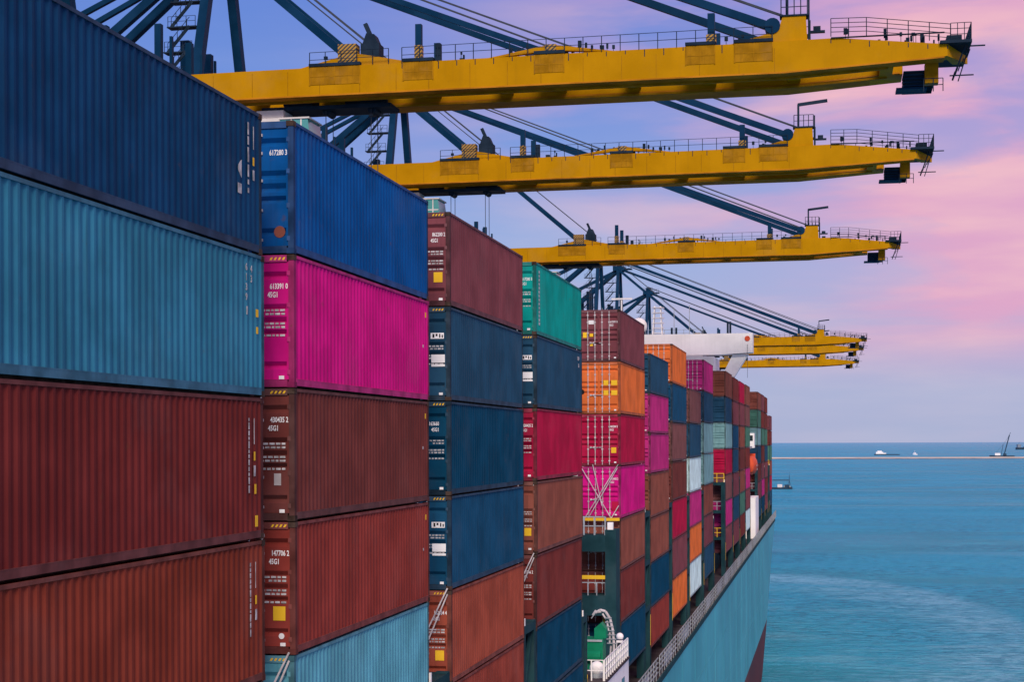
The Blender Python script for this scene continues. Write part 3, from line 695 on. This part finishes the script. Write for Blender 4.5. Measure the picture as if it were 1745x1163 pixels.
SB().bar((-.62, 84.7, PT+2.6), (-.85, 84.7, PT+2.3), .05).build('hook', rail_grey, dv, org=o)
o = Vector((.5, 86.0, CZ+PT)); ct = thing('control_stand', o, 'small white control stand with a rounded cap beside the davit', 'control stand')
SB().box(.30, .62, 86.0, 86.4, PT, PT+1.0).build('stand', ship_white, ct, org=o); SB().dome((.46, 86.2, PT+1.2), .2, 12, 8).build('cap', ship_white, ct, True, org=o); SB().box(.34, .58, 85.97, 86.0, PT+.6, PT+.9).build('panel', ship_glass, ct, org=o)

# ------------------------------------------------------------------ ship-to-shore cranes
BX, BZ = -46.0, -33.0                      # base of the waterside legs (camera-relative)
def make_crane():
    root = thing('quay_crane', (BX, 0, CZ+BZ), '', 'crane', 'quay cranes with lowered booms')
    O = Vector((BX, 0, CZ+BZ))
    def B(mb, name, mat, parent=root, smooth=False):
        mb.v = [(x-O.x, y-O.y, z+CZ-O.z) for x, y, z in mb.v]; return MB.build(mb, name, mat, parent, smooth)
    prof = [(-52, 25.55), (8.5, 25.75), (19.4, 26.35), (19.4, 27.15), (12, 27.95), (8, 27.9), (-52, 27.5)]
    g = B(MB().prism(prof, 0, 1.25), 'near_girder', crane_yellow)
    prof2 = [(-52, 25.55), (8.5, 25.75), (16.6, 26.2), (16.6, 27.4), (12, 27.95), (8, 27.9), (-52, 27.5)]
    h = B(MB().prism(prof2, 4.3, 7.1), 'far_girder', crane_yellow)
    for gg, y0, y1, e in ((g, -.08, 1.33, 19.2), (h, 4.2, 7.2, 16.4)):
        B(MB().prism([(-52, 25.46), (8.5, 25.66), (e, 26.22), (e, 26.32), (8.5, 25.76), (-52, 25.56)], y0, y1), 'bottom_flange', flange_m, gg)
    B(MB().prism([(-52, 25.3), (8.5, 25.5), (15.5, 25.9), (15.5, 26.05), (8.5, 25.66), (-52, 25.46)], 1.15, 1.4), 'trolley_rail', crane_plate)
    B(MB().prism([(-52, 25.3), (8.5, 25.5), (15.5, 25.9), (15.5, 26.05), (8.5, 25.66), (-52, 25.46)], 4.15, 4.4), 'trolley_rail', crane_plate)
    for x in (-47, -38, -31, -17.5, -12, -8, -2.5, 3, 9, 15.4): B(MB().box(x-.45, x+.45, 1.25, 4.3, 26.0, 27.4), 'cross_beam', crane_yellow)
    B(MB().prism([(-90, 24.6), (-52, 25.0), (-52, 27.5), (-90, 27.5)], -.2, 2.1), 'rear_girder', crane_yellow)
    B(MB().prism([(-90, 24.6), (-52, 25.0), (-52, 27.5), (-90, 27.5)], 4.3, 7.2), 'rear_girder', crane_yellow)
    mb = MB()
    for k in range(22):
        x = -50+k*2.75+(.3 if k % 3 else 0); mb.box(x-.02, x+.02, -.012, -.002, 25.62+(x+52)/60*.2, 27.45)
    B(mb, 'web_seams', crane_plate, g)['kind'] = 'stuff'
    mb = MB(); rr = random.Random(11)
    for k in range(27):
        x = -19+k*1.36 if k < 20 else 11.6+(k-20)*1.3; z = 27.5+(min(x, 9)+52)/60*.4-(max(0, x-12)*.11); mb.box(x-.03, x+.03, -.010, -.002, z-rr.uniform(.25, .6), z-.02)
    B(mb, 'run_marks', crane_dark, g)['kind'] = 'stuff'
    # tip: sloping end beam, platform and lamp brackets
    B(MB().add([(19.4,0,26.35),(19.4,0,27.15),(21.0,3.5,27.0),(21.0,3.5,26.5),(19.4,1.1,26.35),(19.4,1.1,27.15),(20.0,3.5,27.0),(20.0,3.5,26.5)],
               [(0,1,2,3),(7,6,5,4),(1,5,6,2),(0,3,7,4),(2,6,7,3),(0,4,5,1)]), 'end_beam', crane_yellow)
    B(MB().box(18.9, 21.0, -.3, 7.2, 27.16, 27.36).box(19.4, 20.4, .6, 2.0, 27.36, 27.9), 'tip_platform', crane_dark)
    mb = MB(); mb.rail([(19.6, -.25, 27.36), (20.95, -.25, 27.36), (20.95, 7.1, 27.36)], 1.15, .5, .05, 3)
    mb.bar((20.9, .2, 27.0), (21.9, .2, 27.0), .09); mb.bar((20.6, .4, 27.1), (19.8, 1.2, 24.9), .08); mb.bar((20.9, 1.5, 27.1), (20.2, 1.5, 24.9), .08); mb.bar((19.6, 1, 25.2), (21.2, 1, 25.2), .08)
    for k in range(6): mb.bar((19.9+k*.2, .3, 25.3+k*.3), (19.9+k*.2, 2.8, 25.3+k*.3), .06)
    B(mb, 'tip_railing', crane_dark)
    B(MB().box(16.7, 18.6, 3.0, 5.6, 25.0, 26.1), 'sheave_box', crane_dark)
    mb = MB()
    for k in range(5): mb.box(16.6, 18.65, 2.9, 5.7, 25.0+k*.25, 25.08+k*.25)
    mb.box(16.1, 18.2, 2.9, 4.6, 24.8, 24.93); B(mb, 'louvre', crane_blue)
    B(MB().box(18.0, 18.9, 1.6, 2.6, 24.9, 26.3), 'sheave_bracket', crane_plate)
    mb = MB(); mb.rail([(17.9, 1.6, 24.3), (19.2, 1.6, 24.3)], .9, .65, .06, 2); B(mb, 'bracket_rail', crane_dark)
    # upper plates, reinforcement panels
    for x0, x1 in ((-26, -22.2), (-18.9, -16.7), (-9.2, -7.1), (1.6, 3.6), (5.0, 7.6)):
        zt = 27.5+(x0+52)/60*.4+.06
        B(MB().box(x0-.05, x1+.05, -.12, 7.1, zt, zt+.22), 'walkway_plate', crane_dark)
        p = B(MB().box(x0, x1, -.035, -.004, zt-1.35, zt-.01), 'reinforcement_plate', crane_plate)
        mb = MB(); mb.box(x0-.03, x1+.03, -.05, -.036, zt-.78, zt-.72); mb.box((x0+x1)/2-.03, (x0+x1)/2+.03, -.05, -.036, zt-1.35, zt-.05); mb.box(x0-.05, x0+.03, -.05, -.036, zt-1.4, zt-.05); mb.box(x1-.03, x1+.05, -.05, -.036, zt-1.4, zt-.05)
        B(mb, 'stiffener', crane_plate, p)
    # railings along the top
    T = lambda x: 27.5+(min(x, 9)+52)/60*.4
    for y0 in (-.05, 7.0):
        mb = MB(); mb.rail([(-26, y0, T(-26)), (-20, y0, T(-20))], 1.1, 1.2, .045, 2, .05); mb.rail([(-19, y0, T(-19)), (7.6, y0, T(7.6))], 1.1, 1.36, .045, 2, .055)
        mb.rail([(11.6, y0, 28.05), (14, y0, 28.0), (19.6, y0, 27.25)], 1.25, 1.35, .05, 4, .06); B(mb, 'railing', crane_dark)
    mb = MB(); rr = random.Random(5)
    for k in range(44):
        x = rr.choice((-24, -22, -15, -10, -7, -5, 3, 6, 14, 16, 17, 18, 19))+rr.uniform(-1.5, 1.5); y = rr.uniform(0, 1); z = T(x)-(max(0, x-12)*.1); w_ = rr.uniform(.04, .13); q_ = rr.uniform(.0, .7); mb.bar((x, y, z), (x, y, z+q_), .04); mb.box(x-w_, x+w_, y, y+.2, z+q_, z+q_+rr.uniform(.15, .45))
    B(mb, 'junction_boxes', crane_dark)['kind'] = 'stuff'
    for x, w in ((11.6, 3.6),): B(MB().box(x, 19.2, -.15, .1, 27.93, 27.98), 'catwalk', crane_dark)
    # brackets and posts on the boom
    for y0 in (.15, 5.9):
        b = B(MB().box(-23.9, -22.5, y0, y0+.95, T(-23)+.2, T(-23)+1.65), 'stay_bracket', hazard)
        B(MB().prism([(-27.2, T(-27)), (-23.9, T(-23)+.75), (-22.5, T(-22)+.95), (-17.8, T(-18)), (-20, T(-20)-.02)], y0+.2, y0+.7), 'bracket_gusset', crane_yellow, b)
        B(MB().box(-18.05, -17.6, y0, y0+.45, T(-18), T(-18)+2.8), 'lock_post', crane_blue); B(MB().box(-18.1, -17.55, y0-.05, y0+.5, T(-18)+.25, T(-18)+1.25), 'post_collar', hazard)
        B(MB().box(-16.55, -16.15, y0, y0+.4, T(-16), T(-16)+1.3), 'short_post', crane_dark)
        B(MB().prism([(-13.2, T(-13)), (-8.6, T(-8)+.72), (-7.6, T(-7)+.72), (-3, T(-3)), (-7.2, T(-7)+.3), (-9, T(-9)+.3)], y0+.2, y0+.6), 'hinge_hump', crane_yellow)
        B(MB().box(-8.5, -7.7, y0+.1, y0+.7, T(-8)+.3, T(-8)+.8), 'hump_block', hazard)
        B(MB().box(3.1, 3.6, y0, y0+.5, T(3), T(3)+2.3), 'stay_post', crane_blue); B(MB().box(3.0, 3.7, y0-.05, y0+.55, T(3)+.25, T(3)+.8), 'post_collar', hazard)
        p = B(MB().prism([(4.6, T(5)), (8.0, T(8)+.8), (8.3, T(8)+1.75), (9.9, T(9)+1.75), (10.0, T(9)-.02)], y0, y0+.9), 'stay_pylon', crane_yellow)
        B(MB().tube((7.6, y0-.1, T(8)+1.15), (7.6, y0+1.0, T(8)+1.15), .55, 14), 'stay_hinge', crane_blue, p)
        mb = MB().box(8.1, 10.1, y0-.1, y0+1, T(9)+1.75, T(9)+1.85); mb.rail([(8.2, y0, T(9)+1.85), (10, y0, T(9)+1.85)], 1.1, .45, .06, 2, .07); mb.bar((10.1, y0+.2, T(9)+.0), (10.1, y0+.2, T(9)+2.9), .12); mb.box(10.2, 11.2, y0+.1, y0+.4, T(9)+.55, T(9)+.7); mb.box(10.4, 10.9, y0+.1, y0+.4, T(9)+.7, T(9)+1.0)
        B(mb, 'pylon_platform', crane_dark, p)
    mb = MB(); z = T(8)+1.85; mb.bar((8.6, .6, z), (8.6, .6, z+2.2), .2); mb.bar((8.55, .6, z+2.15), (11.3, .6, z+2.45), .16, .3); B(mb, 'lamp_mast', crane_dark)
    mb = MB().box(-22.3, -20.9, .6, 1.9, T(-21)+.4, T(-21)+1.7); mb.prism([(-22.2, T(-21)+1.7), (-21.0, T(-21)+1.7), (-21.3, T(-21)+2.4), (-21.9, T(-21)+2.5)], .7, 1.8); mb.bar((-21.7, 1.2, T(-21)+2.4), (-22.1, 1.2, T(-21)+3.3), .3); mb.box(-24.5, -20, .4, 2.2, T(-22)+.25, T(-22)+.42)
    B(mb, 'boom_winch', crane_dark)
    # stays
    ap = (-50, 51.5)
    for y0, ya in ((.6, 2.4), (6.4, 4.6)):
        B(MB().bar((-23.4, y0, T(-23)+.9), (ap[0], ya, ap[1]), .40, .58), 'inner_stay', crane_blue)
        B(MB().bar((7.5, y0, T(8)+1.2), (ap[0], ya, ap[1]+.3), .38, .54), 'outer_stay', crane_blue)
        B(MB().bar((-21.5, y0+.4, T(-21)+1.6), (ap[0], ya, ap[1]+1.6), .10), 'hoist_rope', rope_m)
        B(MB().bar((8.6, y0+.4, T(8)+1.9), (ap[0], ya, ap[1]+2.2), .16), 'hoist_rope', rope_m)
        B(MB().bar((ap[0], ya, ap[1]), (-80, y0, 27.2), .85, .85), 'back_stay', crane_blue)
        B(MB().bar((ap[0], ya, ap[1]), (-96, y0, 30.0), .5, .5), 'back_stay', crane_blue)
    # mast: two legs leaning together
    for s, pts in ((-1, [(1.6, 51.5), (-2.6, 39), (-6.6, 26)]), (1, [(5.4, 51.5), (9.0, 39), (13.0, 26)])):
        mb = MB(); a, b, c = pts; mb.bar((-50, a[0], a[1]), (-50, c[0], c[1]), 1.05, .9); B(mb, 'mast_leg', crane_blue)
        mb = MB(); mb.bar((-46.4, c[0], 26), (-46.4, c[0], BZ+1.4), 1.7, 1.6); mb.bar((-76, c[0], 26), (-76, c[0], BZ+1.4), 1.7, 1.6)
        mb.bar((-46.4, c[0], 25.2), (-76, c[0], 25.2), 1.5, 1.6); mb.bar((-46.4, c[0], -15), (-76, c[0], -15), 1.5, 1.6); mb.bar((-46.4, c[0], 24), (-76, c[0], -14), 1., 1.)
        B(mb, 'portal_frame', crane_blue)
        mb = MB()
        for x in (-46.4, -76):
            mb.box(x-.9, x+.9, c[0]-4, c[0]+4, BZ+.9, BZ+1.5)
            for k in range(8): mb.tube((x-.3, c[0]-3.5+k, BZ+.45), (x+.3, c[0]-3.5+k, BZ+.45), .45, 10)
        B(mb, 'bogie', crane_dark)
    for x in (-46.4, -76): B(MB().bar((x, -6.6, 25.9), (x, 13, 25.9), 1.5, 1.6).bar((x, -6.6, BZ+2.2), (x, 13, BZ+2.2), 1.2, 1.2), 'sill_beam', crane_blue)
    B(MB().box(-51.6, -48.2, 1.2, 5.8, 51.0, 52.2).box(-50.6, -49.2, 1.8, 5.2, 52.2, 53.3).box(-48.6, -46.2, 1.8, 5.2, 51.5, 51.7), 'apex_head', crane_blue)
    mb = MB(); mb.rail([(-51.5, 1.3, 52.2), (-48.3, 1.3, 52.2)], 1.1, .8, .06); mb.rail([(-51.5, 5.7, 52.2), (-48.3, 5.7, 52.2)], 1.1, .8, .06); mb.rail([(-48.5, 1.9, 51.7), (-46.2, 1.9, 51.7)], 1.1, .8, .06); B(mb, 'apex_railing', crane_dark)
    # stairs beside the near mast leg
    mb = MB(); zz = 28.
    while zz < 50:
        yl = -6.6+(zz-26)/25.5*8.2; mb.box(-53.6, -50.5, yl-.6, yl+.6, zz, zz+.12)
        mb.rail([(-53.5, yl-.55, zz+.12), (-50.6, yl-.55, zz+.12)], 1.0, 1., .05, 2)
        mb.bar((-53.2, yl-.4, zz+.1), (-51.0, yl-.2, zz+2.7), .14, .3); mb.bar((-53.2, yl-.4, zz+1.0), (-51.0, yl-.2, zz+3.6), .05)
        for k in range(5): mb.bar((-53.2+k*.5, yl-.4, zz+.1+k*.58), (-53.2+k*.5, yl-.4, zz+1.0+k*.58), .05)
        zz += 2.75
    B(mb, 'access_stairs', crane_dark)
    for y0 in (.1, 6.1):
        B(MB().box(-53.1, -52.2, y0, y0+.8, 27.5, 41.).box(-51.95, -51.75, y0+.2, y0+.5, 27.5, 40.3), 'gantry_post', crane_blue)
        B(MB().box(-38.2, -37.7, y0, y0+.5, 27.5, 31.6).box(-37.0, -36.8, y0, y0+.3, 27.5, 30.6), 'short_post', crane_blue)
        B(MB().box(-62, -61.1, y0, y0+.8, 27.5, 43), 'gantry_post', crane_blue)
    # trolley with driver's cabin, ropes and spreader
    tr = B(MB().box(-30.4, -20.4, 1.9, 4.5, 25.0, 25.28).box(-28.6, -26.6, 2.3, 4.1, 25.28, 26.6).box(-24, -21.2, 2.3, 4.1, 25.28, 26.8), 'trolley', crane_dark)
    mb = MB()
    for x in (-28.6, -21): 
        for y0 in (2.35, 4.05): mb.tube((x, y0-.12, 25.5), (x, y0+.12, 25.5), .22, 12)
    for x in (-25.5, -22.0): mb.tube((x, 2.4, 24.95), (x, 4.0, 24.95), .3, 14)
    B(mb, 'sheave', crane_dark, tr)['kind'] = 'stuff'
    B(MB().box(-30.7, -28.6, 1.6, 3.8, 24.3, 25.0).box(-30.7, -28.75, 1.0, 4.0, 22.6, 24.3), 'cabin_body', cabin_white, tr)
    B(MB().prism([(-28.75, 22.2), (-27.1, 22.2), (-26.4, 23.0), (-26.55, 24.2), (-28.75, 24.2)], 1.1, 4.1), 'cabin_glazing', cab_glass, tr)
    mb = MB()
    for x in (-28.75, -27.8, -27.05): mb.box(x-.05, x+.05, 1.06, 1.10, 22.2, 24.2)
    mb.box(-28.75, -26.5, 1.06, 1.10, 23.1, 23.2); mb.box(-28.75, -26.4, 1.0, 4.2, 24.2, 24.32); B(mb, 'cabin_frame', cabin_white, tr)
    mb = MB()
    for x in (-25.5, -22.0):
        for y0 in (2.3, 4.1): mb.bar((x, y0, 25), (x, y0, 11.5), .05)
    B(mb, 'hoist_rope', rope_m, tr)
    B(MB().box(-26, -21.6, 1.2, 5.6, 10.9, 11.5).box(-24.8, -22.8, -2.7, 9.5, 10.4, 10.9), 'spreader', crane_yellow, tr)
    return root
CR = [(115, 'yellow and blue quay crane nearest the camera, its boom crossing the top of the picture'),
      (156, 'yellow and blue quay crane whose boom is second from the top'),
      (227, 'yellow and blue quay crane whose boom is third from the top, above the green container'),
      (437, 'distant quay crane whose boom shows just right of the white bridge wing, upper of two'),
      (479, 'distant quay crane whose boom shows right of the bridge wing, lower of the close pair'),
      (558, 'farthest quay crane with the lowest boom, seen below the white bridge wing')]
proto = make_crane()
for i, (d, lab) in enumerate(CR):
    c = proto if i == 0 else copy_tree(proto)
    c.location.y = d; c['label'] = lab

# ------------------------------------------------------------------ breakwater and boats
def far(px, depth):                    # place on the water along a heading given in degrees right of +Y
    return (11.47+depth*math.tan(R(px)), depth)
bk = thing('breakwater', (150, 3650, 0), 'long low pale breakwater crossing the sea below the horizon', 'breakwater')
mb = MB(); prev = None; rnd = random.Random(2)
n = 60; P = []; F = []
for i in range(n+1):
    x = -500+i*24; hh = 3.6+rnd.uniform(-.15, .15)
    P += [(x, -8, 0), (x, -5, hh), (x, 3, hh+.2), (x, 8, 0)]
for i in range(n):
    for k in range(3): F.append((i*4+k, i*4+k+1, i*4+5+k, i*4+4+k))
MB().add(P, [f[::-1] for f in F]).build('crest_wall', concrete, bk)
MB().box(-500, 940, -11.5, -8.2, -1, 1.3).build('rock_toe', paint('wet rubble', (.20, .13, .13), rough=.9, var=.4, scale=.05), bk)
bk.location.x = 0; bk.rotation_euler.z = R(3)

def boat(name, loc, rz, label, cat, hullcol, length, beam, free, cab):
    t = thing(name, (loc[0], loc[1], 0), label, cat); t.rotation_euler.z = rz
    mb = MB(); n = 10; h = free
    for i in range(n+1):
        u = i/n; w = beam/2*(1-max(0, (u-.55)/.45)**2.2)*(.85+.15*min(1, u*6)); sh = h*(1+.45*max(0, u-.4))
        mb.v += [(u*length-length/2, -w, sh), (u*length-length/2, -w*.8, -.5), (u*length-length/2, w*.8, -.5), (u*length-length/2, w, sh)]
    for i in range(n):
        for k in range(3): mb.f.append((i*4+k, i*4+4+k, i*4+5+k, i*4+k+1))
        mb.f.append((i*4+3, i*4+7, i*4+4, i*4))
    mb.f += [(0, 1, 2, 3)]
    mb.build('hull', hullcol, t)
    for (x0, x1, y0, y1, z0, z1, nm, mt) in cab: MB().box(x0, x1, y0, y1, z0, z1).build(nm, mt, t)
    return t
wy = 1300.
t = boat('dredger_barge', (11.47-80*wy/2783, wy), R(5), 'small work barge with a tall mast and gantry just right of the bow', 'barge', boat_dark, 26, 8, 2.0,
     [(-6, 0, -2.5, 2.5, 2, 5, 'deckhouse', cabin_white), (2, 10, -3, 3, 2, 3.4, 'deck_load', paint('sand load', (.45, .36, .25), rough=.9)), (3, 9, -3.8, -3.2, 2, 4.8, 'pontoon_side', boat_dark)])
MB().bar((-12, 0, 9.2), (9, 0, 9.2), .7, .9).bar((9, 0, 2), (9, 0, 14), .6).bar((5.8, 0, 2), (9, 0, 9), .35).bar((11.8, 0, 2), (9, 0, 9), .35).build('gantry', boat_dark, t)
MB().bar((9, 0, 14), (9.0, 0, 17.5), .25).build('mast', boat_dark, t); t.scale = (.62, .62, .78)
t = boat('speed_boat', (11.47+92*4700/2783, 4700), R(180), 'white motor yacht with a low dark stern beyond the breakwater', 'boat', boat_dark, 70, 12, 2.6,
     [(10, 30, -5, 5, 3, 9, 'cabin', ship_white), (14, 26, -4, 4, 9, 12, 'flybridge', ship_white), (2, 10, -4, 4, 3, 6, 'saloon', ship_white)])
t = boat('motor_boat', (11.47+137*4700/2783, 4700), R(150), 'tiny white motor boat alone beyond the breakwater', 'boat', ship_white, 14, 6, 3,
     [(-3, 3, -2, 2, 3, 6.5, 'cabin', ship_white)])
MB().bar((0, 0, 6), (0, 0, 13), .4).build('mast', ship_white, t)
t = boat('crane_barge', (11.47+276*3950/2783, 3950), R(180), 'dark barge with a tall leaning crane jib beyond the breakwater', 'barge', boat_dark, 56, 14, 4,
     [(4, 16, -5, 5, 4, 10, 'deckhouse', ship_white), (-10, -3, -4, 4, 4, 9, 'engine_house', boat_dark)])
MB().bar((-5, 0, 6), (-17, 0, 52), 2.6, 2.2).bar((-17, 0, 52), (-19.5, 0, 58), .9).build('crane_jib', boat_dark, t)
MB().bar((2, 0, 5), (-3, 0, 30), .9).bar((-3, 0, 30), (-16, 0, 50), .45).bar((14, 0, 10), (-3, 0, 30), .4).build('a_frame', boat_dark, t)
t = boat('cargo_ship', (11.47+325*7600/2783, 7600), R(8), 'dark blue cargo ship on the horizon at the right edge', 'ship', boat_dark, 150, 22, 10,
     [(-70, -55, -9, 9, 10, 24, 'bridge_house', paint('far grey', (.2, .24, .3))), (-40, 50, -8, 8, 10, 14, 'cargo', boat_dark)])
MB().bar((-62, 0, 24), (-62, 0, 34), .9).bar((55, 0, 12), (55, 0, 24), .8).build('mast', boat_dark, t)
